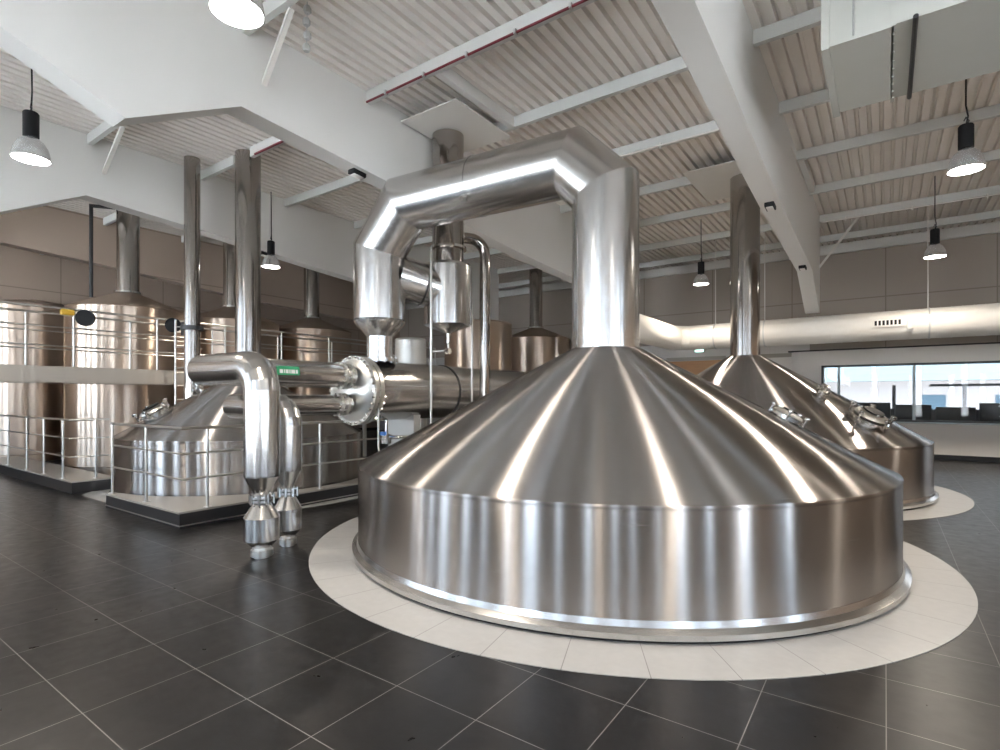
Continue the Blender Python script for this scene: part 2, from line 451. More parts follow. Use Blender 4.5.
# ------------------------------------------------------------------ vessels
def tile_ring(k, c, r0, r1, cut=None):
    b = B(); lathe(b, [(r0, 0.001), (r0, .006), (r1, .006), (r1, 0.001)], 128, closed=True)
    if cut: bmesh.ops.bisect_plane(b, geom=b.verts[:]+b.edges[:]+b.faces[:], plane_co=(0,cut,0), plane_no=(0,-1,0), clear_outer=True)
    struct(fin('trim_%d' % k, b, 'ring', loc=(c.x, c.y, 0)))
def manhole(parent, pos, nrm, s=1.0):
    mt = aim(nrm)
    b = B(); lathe(b, [(.21*s,-.05*s),(.21*s,.05*s),(.26*s,.05*s),(.26*s,.08*s),(.19*s,.08*s),(.19*s,-.05*s)], 32, pos, mtx=mt)
    m = fin('manhole', b, 'polish', parent)
    b = B(); c2 = Vector(pos) + mt @ Vector((0,0,.10*s)); lathe(b, [(0,-.01),(.2*s,-.01),(.22*s,.0),(.2*s,.03*s),(.08*s,.07*s),(0,.075*s)], 32, c2, mtx=mt)
    ml = fin('manhole_lid', b, 'plate', m)
    b = B(); lathe(b, [(0,.075*s),(.10*s,.073*s),(.13*s,.06*s),(.13*s,.08*s),(0,.09*s)], 28, c2, mtx=mt); fin('lid_dark_disc', b, 'black', ml)  # black disc puts the dark of an open manhole into colour
    b = B()
    for a in (-.5, .5):
        p = Vector(pos) + mt @ Vector((.28*s, a*.25*s, .09*s)); q = Vector(pos) + mt @ Vector((-.1*s, a*.25*s, .17*s))
        tube(b, [p, q], .018*s, 10)
    fin('hinge_arm', b, 'polish', m, split=True)
    for i in range(5):
        a = 2*PI*(i+.5)/5
        p = Vector(pos) + mt @ Vector((.27*s*math.cos(a), .27*s*math.sin(a), .03*s)); q = p + mt @ Vector((0,0,.13*s))
        b = tube(B(), [p, q], .016*s, 10); lathe(b, [(0,-.02*s),(.035*s,-.02*s),(.04*s,0),(.035*s,.02*s),(0,.02*s)], 12, q, mtx=mt)
        fin('clamp_knob', b, 'polish', m)
    return m
def sight_lamp(parent, pos, nrm, s=1.0):
    mt = aim(nrm)
    b = B(); lathe(b, [(.07*s,-.03*s),(.07*s,.05*s),(.10*s,.05*s),(.10*s,.08*s),(.06*s,.09*s),(.055*s,.16*s),(0,.17*s)], 24, pos, mtx=mt)
    f = fin('sight_glass_fitting', b, 'polish', parent)
    b = B()
    for i in range(4):
        a = 2*PI*i/4
        p = Vector(pos) + mt @ Vector((.1*s*math.cos(a), .1*s*math.sin(a), .05*s)); lathe(b, [(0,0),(.02*s,0),(.02*s,.06*s),(0,.06*s)], 8, p, mtx=mt)
    fin('bolt', b, 'polish', f, split=True)
def vessel(c, R, hr, rf, ht, label, seg=96, hf=None):
    t = empty('brewing_vessel', (c.x, c.y, 0), label, 'brewing vessel', 'conical brewing vessels on tile rings')
    s = R/2.954
    b = B(); lathe(b, [(R-.02,.03),(R+.0,.145),(R,hr-.03)], seg); fin('drum', b, 'brushed', t)
    b = B(); lathe(b, [(R-.03,.006),(R+.03,.006),(R+.03,.035),(R-.03,.035)], seg, closed=True); fin('rubber_seal', b, 'rubber', t)
    b = B(); lathe(b, [(R-.01,.035),(R+.065,.035),(R+.065,.075),(R+.05,.085),(R+.018,.105),(R+.004,.15),(R-.01,.15)], seg, closed=True); fin('base_flange', b, 'pipe', t)
    b = B(); lathe(b, [(R+.0,hr-.03),(R+.006,hr-.01),(R+.002,hr+.004),(R-.03,hr+.018),(rf+.02,ht-.01),(rf,ht)], seg)
    cone = fin('cone_roof', b, 'brushed', t)
    return t
# biggest vessel
c1 = cw(1.301, 6.707)
v1 = vessel(c1, 2.954, .943, .425, 2.29, 'biggest brewing vessel in the foreground, brushed steel cone under the bent duct', 160)
def cone_pt(c, R, hr, rf, ht, px_dir, r):   # local point and normal on a cone
    d = Vector(px_dir).normalized(); h = hr + (R-r)/(R-rf)*(ht-hr)
    n = Vector((d.x*(ht-hr), d.y*(ht-hr), R-rf)).normalized()
    return Vector((d.x*r, d.y*r, h)), n
tile_ring(2, c1, 2.95, 3.456)
# small latch on its right flank
a_ = math.radians(9); p, nn = cone_pt(c1, 2.954, .943, .425, 2.29, (math.cos(a_), math.sin(a_)), 1.97)
manhole(v1, p - nn*.02, nn, .7)
# second vessel
c2 = cw(4.9, 10.86)
v2 = vessel(c2, 2.954, .943, .30, 2.52, 'brewing vessel farther back on the right, tall flue rising from its cone', 128)
tile_ring(3, c2, 2.95, 3.456)
b = B(); lathe(b, [(.275,2.50),(.275,DECK-.22)], 48); fin('flue', b, 'flue', v2)
dirc = (-c2).normalized()
def towards(c, ang): 
    a = math.atan2(-c.y, -c.x) + math.radians(ang); return (math.cos(a), math.sin(a), 0)
p, nn = cone_pt(c2, 2.954, .943, .30, 2.52, towards(c2, 50), 2.35); manhole(v2, p, nn, 1.15)
p, nn = cone_pt(c2, 2.954, .943, .30, 2.52, towards(c2, 47.4), 1.62); sight_lamp(v2, p, nn, 1.2)
# third vessel
c3 = Vector((-9.81, 5.61, 0))
v3 = vessel(c3, 2.1, 1.03, .24, 2.12, 'smaller conical brewing vessel behind the low railing at left, two flues on top', 96)
tile_ring(4, c3, 2.08, 2.62, -2.15)
b = B(); lathe(b, [(.225,2.10),(.225,DECK-.02)], 40); fin('flue', b, 'flue', v3)
q = Vector((-10.86, 5.09, 0)) - c3
b = B(); lathe(b, [(.14,1.2),(.14,DECK-.02)], 32, (q.x, q.y, 0)); fin('flue', b, 'flue', v3, sharp=30)
b = B(); lathe(b, [(.16,2.98),(.2,2.98),(.2,3.06),(.16,3.06)], 32, (q.x, q.y, 0), closed=True); box(b, q.x-.28, q.x-.12, q.y-.08, q.y+.08, 2.9, 3.15); fin('clamp', b, 'blackmetal', v3)
p, nn = cone_pt(c3, 2.1, 1.03, .24, 2.12, towards(c3, -70.6), 1.49); manhole(v3, p, nn, 1.0)
p, nn = cone_pt(c3, 2.1, 1.03, .24, 2.12, towards(c3, -84.6), .78); sight_lamp(v3, p, nn, 1.0)
# roof panels the flues pass through
for (x, y, a, hh) in ((c2.x, c2.y, .95, DECK-.22), (cw(-.87,9.1).x+.1, cw(-.87,9.1).y-.05, .72, DECK-.21)):
    fin('flashing_panel', box(B(), max(x-a, -6.3) if x < -3 else x-a, x+a, y-a, y+a, hh, hh+.015), 'panel', ceil)

# ------------------------------------------------------------------ big bent duct
pA = c1.copy(); pB = cw(-1.92, 8.67)
du = (pB-pA).normalized()
def up(p, h): return Vector((p.x, p.y, h))
D = empty('vapour_duct', (pA.x, pA.y, 2.28), 'fat shiny bent duct rising from the foreground cone and arching left', 'duct')
def loc(o_pts, base): return [Vector(p)-base for p in o_pts]
base = Vector((pA.x, pA.y, 2.28))
bv = .44; HT = 4.68; RD = .408
segA = [up(pA, 2.30), up(pA, HT-bv)]
full = [up(pA, 2.28), up(pA, HT-bv), up(pA, HT)+du*bv, up(pB, HT)-du*.55, up(pB, HT-.65), up(pB, 2.92)]
fin('duct_body', tube(B(), loc(full, base), RD, 64, cap=False, crease=True), 'duct', D, sharp=25)
b = B(); lathe(b, [(RD,.11),(RD+.008,.11),(RD+.008,.14),(RD,.14)], 64, (0,0,0), closed=True); lathe(b, [(RD,0),(RD+.012,0),(RD+.012,.03),(RD,.03)], 64, closed=True); fin('seam_band', b, 'duct', D, split=True)
mid = (up(pA, HT)*.5 + up(pB, HT)*.5 - base)
b = B(); lathe(b, [(RD,-.02),(RD+.008,-.02),(RD+.008,.02),(RD,.02)], 64, mid, closed=True, mtx=aim(du)); fin('seam_band', b, 'duct', D, split=True)
lb = up(pB,0)-up(base,0)
b = B(); lathe(b, [(RD,.64),(RD-.01,.60),(.25,.44),(.21,.40),(.205,.05),(.29,.05),(.29,.0),(.2,.0)], 48, (lb.x, lb.y, -.02)); fin('reducer', b, 'duct', D)
b = B()
for i in range(14):
    a = 2*PI*i/14; lathe(b, [(0,0),(.016,0),(.016,.09),(0,.09)], 8, (lb.x+.265*math.cos(a), lb.y+.265*math.sin(a), -.04))
fin('bolt', b, 'polish', D, split=True)
b = B(); bp = mid + Vector((0,0,-.0)) + Vector((du.y,-du.x,0))*(-.0)
nside = Vector((du.y, -du.x, 0)); 
if nside.dot(-pA) < 0: nside = -nside
pp = mid - du*.25*0 + nside*.34 + Vector((0,0,-.27))
tube(b, [pp, pp+nside*.04-Vector((0,0,.03))], .05, 16); fin('inspection_cap', b, 'polish', D)

# ------------------------------------------------------------------ heat exchanger
HX, HY0, HY1, HZ = -6.70, 5.62, 12.0, 1.80
E = empty('heat_exchanger', (HX, HY0, 0), 'long horizontal steel cylinder with bolted round end plate', 'heat exchanger')
my = aim((0,1,0))
b = B(); lathe(b, [(.46,.06),(.48,.08),(.48,HY1-HY0-.1),(.40,HY1-HY0),(0,HY1-HY0+.05)], 64, (0,0,HZ), mtx=my); fin('shell', b, 'pipe', E)
b = B(); lathe(b, [(.48,-.10),(.535,-.10),(.535,-.03),(.48,-.03)], 64, (0,0,HZ), closed=True, mtx=my); lathe(b, [(.48,-.0),(.535,-.0),(.535,.07),(.47,.07),(.47,0)], 64, (0,0,HZ), closed=True, mtx=my); fin('flange_ring', b, 'plate', E)
b = B(); lathe(b, [(0,-.16),(.3,-.155),(.42,-.13),(.5,-.09),(.5,.0),(0,0)], 64, (0,0,HZ), mtx=my); fin('end_plate', b, 'plate', E)
b = B()
for i in range(32):
    a = 2*PI*i/32; lathe(b, [(0,-.14),(.018,-.14),(.018,.11),(0,.11)], 6, (.51*math.cos(a), 0, HZ+.51*math.sin(a)), mtx=my)
fin('bolt', b, 'polish', E, split=True)
b = B(); lathe(b, [(.482,1.9),(.49,1.9),(.49,1.94),(.482,1.94)], 64, (0,0,HZ), closed=True, mtx=my); fin('band', b, 'blackmetal', E)
for yy_ in (1.0, 4.6):
    b = box(B(), -.3, .3, yy_-.08, yy_+.08, .02, 1.4); box(b, -.35, .35, yy_-.15, yy_+.15, 0, .02); fin('support_saddle', b, 'galv', E)
b = B(); tube(b, [(.18,-.16,HZ+.05),(.18,-.24,HZ+.05),(.05,-.24,HZ+.05)], .02, 10); fin('handle', b, 'polish', E)
b = B()
tube(b, [(.05,.55,HZ-.47),(.05,.55,HZ-.75),(.3,.55,HZ-.75),(.3,.9,HZ-.75)], .03, 12)
lathe(b, [(0,0),(.09,0),(.09,.16),(0,.16)], 16, (.05,.55,HZ-.86)); fin('drain_pipe', b, 'polish', E)
fin('drain_handle', box(B(), .0, .14, .42, .46, HZ-.72, HZ-.66), 'blue', E)

# ------------------------------------------------------------------ the two pump risers + runs
def riser(foot, r, hz, xl, yend, label, htop_extra=0, name='insulated_pipe'):
    # foot -> up -> left (-X) -> away (+Y) to the end plate
    t = empty(name, (foot.x, foot.y, 0), label, 'pipe', 'insulated elbow pipes with valves')
    hb = .86
    path = fillet([(0,0,hb), (0,0,hz), (xl-foot.x,0,hz)], r*1.45, 5)
    fin('pipe_body', tube(B(), path, r, 40, cap=False, crease=True), 'pipe', t, sharp=30)
    path = fillet([(xl-foot.x+.35,0,hz), (xl-foot.x,0,hz), (xl-foot.x,yend-foot.y,hz)], r*1.2, 5)
    fin('pipe_run', tube(B(), path, r*.985, 40, cap=False, crease=True), 'pipe', t, sharp=30)
    # reducer, clamp, valve bulge, foot
    b = B(); lathe(b, [(r,hb+.02),(r*1.0,hb),(r*.42,hb-.19),(r*.40,hb-.22)], 40); fin('reducer', b, 'pipe', t, sharp=22)
    b = B(); z = hb-.24
    lathe(b, [(r*.4,z-.03),(r*.62,z-.03),(r*.62,z-.005),(r*.4,z-.005)], 32, closed=True)
    lathe(b, [(r*.4,z+.005),(r*.62,z+.005),(r*.62,z+.03),(r*.4,z+.03)], 32, closed=True)
    for i in range(8):
        a = 2*PI*i/8; lathe(b, [(0,-.05),(.014,-.05),(.014,.05),(0,.05)], 6, (r*.66*math.cos(a), r*.66*math.sin(a), z))
    fin('clamp_flange', b, 'polish', t)
    b = B(); lathe(b, [(r*.4,z-.02),(r*.5,z-.05),(r*1.0,z-.19),(r*1.0,z-.425),(r*.55,z-.50),(r*.5,z-.51)], 40); fin('valve_housing', b, 'pipe', t, sharp=22)
    b = B(); lathe(b, [(r*.5,z-.49),(r*.52,z-.53),(r*.62,z-.535),(r*.62,.02),(r*.45,.02),(r*.45,0.0)], 32); fin('foot', b, 'plate', t)
    b = B()
    for d_ in (.28, .85):
        lathe(b, [(r,0),(r*1.02,0),(r*1.02,.02),(r,.02)], 40, (0,0,hb+d_*(hz-hb-.3)), closed=True)
    fin('seam_band', b, 'pipe', t, split=True)
    # nozzle flanges at the end plate
    for dz in (-.20, -.10):
        b = B(); lathe(b, [(r*.9,dz-.02),(r*1.12,dz-.02),(r*1.12,dz+.02),(r*.9,dz+.02)], 32, (xl-foot.x, yend-foot.y, hz), closed=True, mtx=my)
        for i in range(12):
            a = 2*PI*i/12; lathe(b, [(0,dz-.05),(.012,dz-.05),(.012,dz+.05),(0,dz+.05)], 6, (xl-foot.x+r*1.05*math.cos(a), yend-foot.y, hz+r*1.05*math.sin(a)), mtx=my)
        fin('nozzle_flange', b, 'plate', t)
    return t
f1 = cw(-2.53, 5.77); f2 = cw(-2.43, 6.22)
e1 = riser(f1, .182, 2.02, -6.66, 5.44, 'nearer and taller of the two insulated elbow pipes, green label on its run')
e2 = riser(f2, .155, 1.585, -6.72, 5.44, 'lower insulated elbow pipe just behind the taller one, standing on a valve')
# green label on the run of the taller pipe (facing the viewer)
gl = B()
rr = .182*.985+.002
xx = -6.66 - f1.x; 
for i in range(6):
    a0 = -.32+i*.13; a1 = a0+.13
    v = [gl.verts.new((xx+rr*math.cos(a), yv-f1.y, 2.03+rr*math.sin(a))) for a, yv in ((a0,4.10),(a0,4.44),(a1,4.44),(a1,4.10))]
    gl.faces.new(v)
lbm = fin('pipe_label', gl, 'green', e1)
gl = B(); rr += .002
for k, (y0, y1) in enumerate(((4.14,4.19),(4.205,4.22),(4.23,4.27),(4.28,4.30),(4.31,4.37),(4.38,4.41))):
    v = [gl.verts.new((xx+rr*math.cos(a), yv-f1.y, 2.03+rr*math.sin(a))) for a, yv in ((-.08,y0),(-.08,y1),(.2,y1),(.2,y0))]
    gl.faces.new(v)
fin('label_print', gl, 'labelwhite', lbm)

# thin drain pipe with orange valve handle
dp = cw(-1.80*.98, 8.0)
t = empty('drain_line', (dp.x, dp.y, 0), 'thin vertical steel pipe with an orange grip, below the end plate', 'pipe')
fin('pipe_body', tube(B(), fillet([(0,0,.10),(0,0,.85),(-.07,.03,.95),(-.07,.03,1.52)], .03, 3), .016, 10), 'rail', t)
fin('grip', tube(B(), [(0,0,.60),(0,0,.76)], .022, 12), 'orange', t)
fin('foot', lathe(B(), [(0,0),(.045,0),(.045,.03),(.03,.12),(0,.12)], 16), 'plate', t)

# ------------------------------------------------------------------ separator pot with its flue
sp = cw(-.87, 9.1)
S = empty('vapour_separator', (sp.x, sp.y, 2.5), 'steel pot with cone bottom and tall flue, seen through the duct arch', 'separator')
b = B(); lathe(b, [(.03,.10),(.04,.26),(.40,.40),(.40,1.36),(.38,1.40),(.26,1.44)], 48); fin('pot_body', b, 'pipe', S, sharp=22)
b = B(); lathe(b, [(.262,1.42),(.262,3.57)], 40); fin('flue', b, 'flue', S)
b = B(); lathe(b, [(.26,1.66),(.31,1.66),(.31,1.70),(.26,1.70)], 40, closed=True); fin('flue_flange', b, 'polish', S)
pb = up(pB, 3.72) - Vector((sp.x, sp.y, 2.5)); dd = (Vector((0,0,.95))-pb).normalized()
fin('inlet_branch', tube(B(), [pb+dd*.3, Vector((0,0,.95))-dd*.2], .34, 40, cap=False), 'pipe', S)
b = B(); lathe(b, [(.34,-.015),(.352,-.015),(.352,.015),(.34,.015)], 40, Vector((0,0,.95))-dd*.42, closed=True, mtx=aim(dd)); fin('branch_band', b, 'blackmetal', S)
fin('drain', tube(B(), [(0,0,.2),(0,0,-.02),(-.35,.0,-.02)], .022, 10), 'rail', S)
b = B(); lathe(b, [(0,-.04),(.05,-.04),(.05,.04),(0,.04)], 14, (0,0,-.03), mtx=aim((1,0,0))); fin('drain_valve', b, 'polish', S)
# hooked overflow pipe beside it
hp = cw(-.26, 9.35); h0 = cw(-.64, 9.2)
t = empty('hook_pipe', (hp.x, hp.y, 0), 'steel pipe bent like a hook, standing inside the duct arch', 'pipe')
a_ = h0-hp
pth = fillet([(a_.x,a_.y,4.4), (0,0,4.4), (0,0,0)], .27, 8)
fin('pipe_body', tube(B(), pth, .092, 24), 'flue', t, sharp=30)
b = B(); lathe(b, [(0,0),(.13,0),(.13,.03),(0,.03)], 24, (a_.x,a_.y,4.4), mtx=aim(a_)); fin('end_flange', b, 'polish', t)
for i, (cx, cz, h0_, h1_, r_, lb) in enumerate((( -1.092, 8.6, 1.0, 4.05, .02, 'slender upright rod left of the hooked pipe, in front of the steel cylinder'),
                                        ( -.48, 9.3, .5, 3.36, .019, 'thin upright pipe just left of the hooked pipe'))):
    p = cw(cx, cz)
    o = fin('standpipe', tube(B(), [(0,0,0),(0,0,h1_)], r_, 12), 'rail', None, (p.x, p.y, 0)); tag(o, lb, 'pipe')

# ------------------------------------------------------------------ round storage tanks
def tank(x, y, R, hr, ht, label, flue=.23, seg=64, m='tank', top=None):
    t = empty('storage_tank', (x, y, 0), label, 'tank', 'upright storage tanks')
    b = B(); lathe(b, [(R-.04,0),(R-.04,.18),(R,.2),(R,hr)], seg); fin('shell', b, m, t)
    b = B(); lathe(b, [(R,hr),(R+.015,hr+.01),(R-.02,hr+.05),(max(flue,.05),ht),(0,ht+.01)], seg); fin('cone_top', b, m, t)
    b = B(); 
    for hh in (1.3, 2.5): lathe(b, [(R,hh),(R+.008,hh),(R+.008,hh+.03),(R,hh+.03)], seg, closed=True)
    fin('weld_band', b, m, t)
    if flue: 
        b = B(); lathe(b, [(flue,ht-.02),(flue,DECK-.02)], 32); fin('flue', b, 'flue', t)
        b = B(); lathe(b, [(flue,ht),(flue+.06,ht),(flue+.06,ht+.04),(flue,ht+.04)], 32, closed=True); fin('flue_collar', b, 'polish', t)
    return t
tank(-19.6, 4.9, 1.45, 4.15, 4.45, 'copper-toned storage tank at the far left edge', 0)
tank(-14.5, 5.35, 1.18, 3.68, 4.12, 'storage tank with flue left of the two slim flues, behind the walkway')
tank(-14.5, 7.85, 1.18, 3.68, 4.12, 'storage tank mostly hidden behind the left flues')
tank(-14.5, 10.35, 1.18, 3.68, 4.12, 'storage tank with dark flue, left of the bent duct')
tank(-10.07, 16.4, 1.18, 3.7, 4.12, 'distant storage tank with flue seen through the duct arch')
tank(-8.95, 11.6, .9, 3.62, 3.72, 'flat-topped tank behind the hooked pipe', 0)
tank(-9.0, 9.1, .36, 3.0, 3.06, 'narrow pale tank behind the steel pot', 0, 32, 'galv')

# ------------------------------------------------------------------ platforms, walkway and railings
def railing(name, pts, h0, label, group=None, posts=1.0, hh=1.07, mids=2, at=None):
    base = Vector((pts[0][0], pts[0][1], h0))
    t = empty(name, base, label, 'railing', group)
    P = [Vector((x, y, 0)) - Vector((base.x, base.y, 0)) for x, y in pts]
    for k in range(mids+1):
        z = hh*(1 - k*.31)
        rr_ = .022 if k == 0 else .014
        fin('rail', tube(B(), [p + Vector((0,0,z)) for p in P], rr_, 12), 'rail', t, sharp=50)
    for x, y in (at or []):
        p = Vector((x-base.x, y-base.y, 0))
        b = tube(B(), [p, p+Vector((0,0,hh))], .019, 12); lathe(b, [(0,0),(.05,0),(.05,.012),(0,.012)], 12, p); fin('post', b, 'rail', t)
    for i in range(0 if at else len(P)-1):
        L = (P[i+1]-P[i]).length; n_ = max(1, round(L/posts))
        for k in range(n_ + (1 if i == len(P)-2 else 0)):
            p = P[i].lerp(P[i+1], k/n_)
            b = tube(B(), [p, p+Vector((0,0,hh))], .019, 12); lathe(b, [(0,0),(.05,0),(.05,.012),(0,.012)], 12, p); fin('post', b, 'rail', t)
    return t
# low platform round the third vessel
PX0, PX1, PY0, PY1 = -9.78, -7.38, 3.29, 7.9
pl = empty('service_platform', (PX1, PY0, 0), 'low black-sided platform in front of the smaller conical vessel', 'platform')
def lbx(bm, x0, x1, y0, y1, z0, z1): return box(bm, x0-PX1, x1-PX1, y0-PY0, y1-PY0, z0, z1)
hole = B(); lbx(hole, PX0, PX1, PY0, PY0+.14, .16, .22); lbx(hole, PX1-.0, PX1+.05, PY0, PY1, .16, .22)
# deck with round cut: ring sector pieces
dk = B(); N = 40
for i in range(N):
    y0 = PY0 + (PY1-PY0)*i/N; y1 = PY0 + (PY1-PY0)*(i+1)/N; ym = (y0+y1)/2
    def xe(y):
        q = 2.17**2-(y-c3.y)**2
        return c3.x + math.sqrt(q) if q > 0 else PX0
    xa, xb = max(PX0, min(xe(y0), PX1-.02)), max(PX0, min(xe(y1), PX1-.02))
    vs = [(xa, y0), (PX1, y0), (PX1, y1), (xb, y1)]
    prism(dk, [(a-PX1, c-PY0) for a, c in vs], 'Z', .195, .22)
fin('deck', dk, 'ledge', pl)
sk = B(); lbx(sk, PX0, PX1-.01, PY0+.02, PY0+.05, .0, .195); lbx(sk, PX1-.04, PX1-.01, PY0+.05, PY1, .0, .195); fin('side_skirt', sk, 'blackmetal', pl)
tk = B(); lbx(tk, PX0, PX1, PY0+.01, PY0+.02, .03, .045); lbx(tk, PX1-.01, PX1, PY0+.01, PY1, .03, .045); fin('kick_strip', tk, 'rail', pl)
ra = railing('guard_railing', [(-9.72, 3.36), (-7.43, 3.36), (-7.43, 7.85)], .22, 'waist-high steel railing round the smaller conical vessel', 'steel guard railings', at=[(-9.68, 3.36), (-8.5, 3.36), (-7.43, 3.68), (-7.43, 5.46), (-7.43, 7.2), (-7.43, 7.8)])
# lower left platform
p2 = empty('service_platform', (-11.6, 3.4, 0), 'low black platform with railing at the far left, under the tall tanks', 'platform')
b = box(B(), -6.3, 0, 0, .7, .195, .22); fin('deck', b, 'ledge', p2)
b = box(B(), -6.3, -.01, .02, .05, 0, .195); box(b, -.04, -.01, .05, .7, 0, .195); fin('side_skirt', b, 'blackmetal', p2)
railing('guard_railing', [(-17.85, 3.46), (-11.86, 3.46), (-11.72, 4.02)], .22, 'waist-high steel railing at floor level on the far left', 'steel guard railings', at=[(-17.8, 3.46), (-16.9, 3.46), (-15.6, 3.46), (-14.3, 3.46), (-13.25, 3.46), (-12.2, 3.46), (-11.75, 3.82)])
# upper walkway
WX, WH = -12.1, 2.2
up_ = empty('upper_walkway', (WX, 0, WH), 'raised steel walkway crossing in front of the tall tanks at left', 'walkway')
b = box(B(), -.95, 0, -2, 13.5, -.03, 0); fin('deck', b, 'ledge', up_)
b = box(B(), -.03, .02, -2, 13.5, -.24, .05); box(b, -.97, -.92, -2, 13.5, -.24, .05); fin('edge_beam', b, 'fascia', up_, split=True)
for y in (7.9, 10.4, 13.2):
    b = box(B(), -.1, -.02, y, y+.08, -WH, -.2); fin('leg', b, 'galv', up_)
railing('guard_railing', [(WX-.03, -2), (WX-.03, 13.4)], WH, 'steel railing along the front edge of the raised walkway', 'steel guard railings', 1.45, 1.1)
railing('guard_railing', [(WX-.92, -2), (WX-.92, 13.4)], WH, 'steel railing along the rear edge of the raised walkway, against the tanks', 'steel guard railings', 1.7, 1.1)
# ladder up to the walkway
lx, ly = -11.97, 5.5
L = empty('access_ladder', (lx, ly, 0), 'caged steel ladder up to the raised walkway, left of the slim flue', 'ladder')
for s_ in (-.22, .22): fin('stile', tube(B(), [(0,s_,0),(0,s_,3.3)], .022, 12), 'rail', L)
for k in range(11): fin('rung', tube(B(), [(0,-.22,.25+k*.28),(0,.22,.25+k*.28)], .013, 8), 'rail', L)
for k in range(3): fin('hoop', tube(B(), [(-.0,-.22,2.3+k*.42)]+[(.32*math.sin(a*PI/8)+0, -.22*math.cos(a*PI/8)*1.2, 2.3+k*.42) for a in range(1,8)]+[(0,.22,2.3+k*.42)], .012, 8), 'rail', L)
# floodlights / horns on the walkway railing
for (x, y, h, lb, yl) in ((WX-.02, 3.81, 3.17, 'black round floodlight on the walkway railing, nearer the left edge', True),
                          (WX-.02, 5.33, 3.2, 'black round floodlight on the walkway railing beside the slim flue', False)):
    t = empty('floodlight', (x, y, h), lb, 'light')
    d_ = aim((.7,-.6,-.1))
    b = B(); lathe(b, [(0,-.1),(.08,-.1),(.13,.0),(.15,.08),(.15,.12),(0,.12)], 28, mtx=d_); fin('housing', b, 'black', t)
    fin('bracket', tube(B(), [(-.02,0,-.12),(-.06,.0,.1)], .02, 10), 'blackmetal', t)
    if yl:
        o = fin('warning_beacon', bevel_box(B(), -.06, .06, -.10, .10, -.05, .05, .02), 'yellow', None, (WX-.02, 3.5, 3.24)); tag(o, 'small yellow beacon on the walkway railing', 'beacon')
# frame pipe beside the tank flue
o = fin('pipe_loop', tube(B(), [(0,0,4.0),(0,0,6.1),(.0,.55,6.2)], .04, 12), 'blackmetal', None, (-14.9, 4.75, 0)); tag(o, 'thin dark bent pipe left of the leftmost tank flue', 'pipe')

# ------------------------------------------------------------------ pendant lamps
def pendant(x, y, h, label, cord_to=DECK-.18, s=.8):
    t = empty('pendant_lamp', (x, y, h), label, 'lamp', 'pendant factory lamps')
    b = B(); lathe(b, [(.225*s,0),(.235*s,.005),(.228*s,.05),(.205*s,.13),(.155*s,.205),(.10*s,.245),(.07*s,.26),(.065*s,.255),(.095*s,.24),(.15*s,.2),(.2*s,.128),(.218*s,.05)], 40, closed=True)
    fin('lamp_shade', b, 'lampshade', t)
    b = B(); lathe(b, [(0,.012),(.215*s,.012),(.2*s,.05),(0,.06)], 40); fin('lens', b, 'lamp', t)
    b = B(); lathe(b, [(.045,.24),(.06,.26),(.078,.265),(.078,.54),(.068,.555),(0,.555)], 20); fin('driver_housing', b, 'black', t)
    fin('cord', tube(B(), [(0,0,.55),(.02,0,.66),(0,.01,.8),(0,0,cord_to-h)], .009, 8), 'black', t)
    fin('hook', tube(B(), [(0,0,.555),(.03,0,.6),(0,0,.65),(-.02,0,.61)], .007, 8), 'blackmetal', t)
    ld = bpy.data.lights.new('lamp_bulb', 'AREA'); ld.shape = 'DISK'; ld.size = .40*s; ld.energy = LAMP_W; ld.color = (1.0,.88,.74); ld.spread = math.radians(150)
    lo = bpy.data.objects.new('lamp_bulb', ld); COL.objects.link(lo); lo.parent = t; lo.location = (0,0,.008)
    return t
LAMP_W = 105
def pl_(cx, cz): p = cw(cx, cz); return p.x, p.y
pendant(*pl_(-.8637*6.4, 6.4), 4.5, 'pendant lamp in the upper left corner, hanging before the kinked white beam')
pendant(*pl_(-.4843*3.95, 3.95), 4.5, 'glaring pendant lamp cut off by the top edge of the picture')
pendant(*pl_(.8582*6.7, 6.7), 4.5, 'pendant lamp at the right edge under the air duct')
pendant(*pl_(.801*10.86, 10.86), 4.5, 'pendant lamp above the white round duct, near the right edge')
pendant(*pl_(.3702*13.5, 13.5), 4.5, 'small distant pendant lamp between the duct riser and the second flue')
pendant(*pl_(-.4217*11.7, 11.7), 4.5, 'small pendant lamp under the second white beam, right of the left flues')
pendant(-4.3, 8.9, 4.5, 'added pendant lamp hidden behind the riser of the bent duct')  # unseen lamp, kept for its bright streak on the cone
pendant(.8, 2.8, 4.5, 'added pendant lamp overhead, right of the viewpoint')  # unseen lamp added as a light source
pendant(5.4, 2.8, 4.5, 'added pendant lamp of the far right row, nearest the viewpoint, outside the picture')  # unseen row added to brighten the right side and streak the drum
pendant(5.4, 8.8, 4.5, 'added pendant lamp of the far right row, middle one, outside the picture')
pendant(5.4, 13.9, 4.5, 'added pendant lamp of the far right row, nearest the control room, outside the picture')
pendant(.8, -2.6, 4.5, 'added pendant lamp behind the viewpoint, right row')  # unseen lamps from here on, added as light sources
pendant(-3.8, -3.2, 4.5, 'added pendant lamp behind the viewpoint, left row')
pendant(-8.4, -3.2, 4.5, 'added pendant lamp behind the viewpoint, far left row')

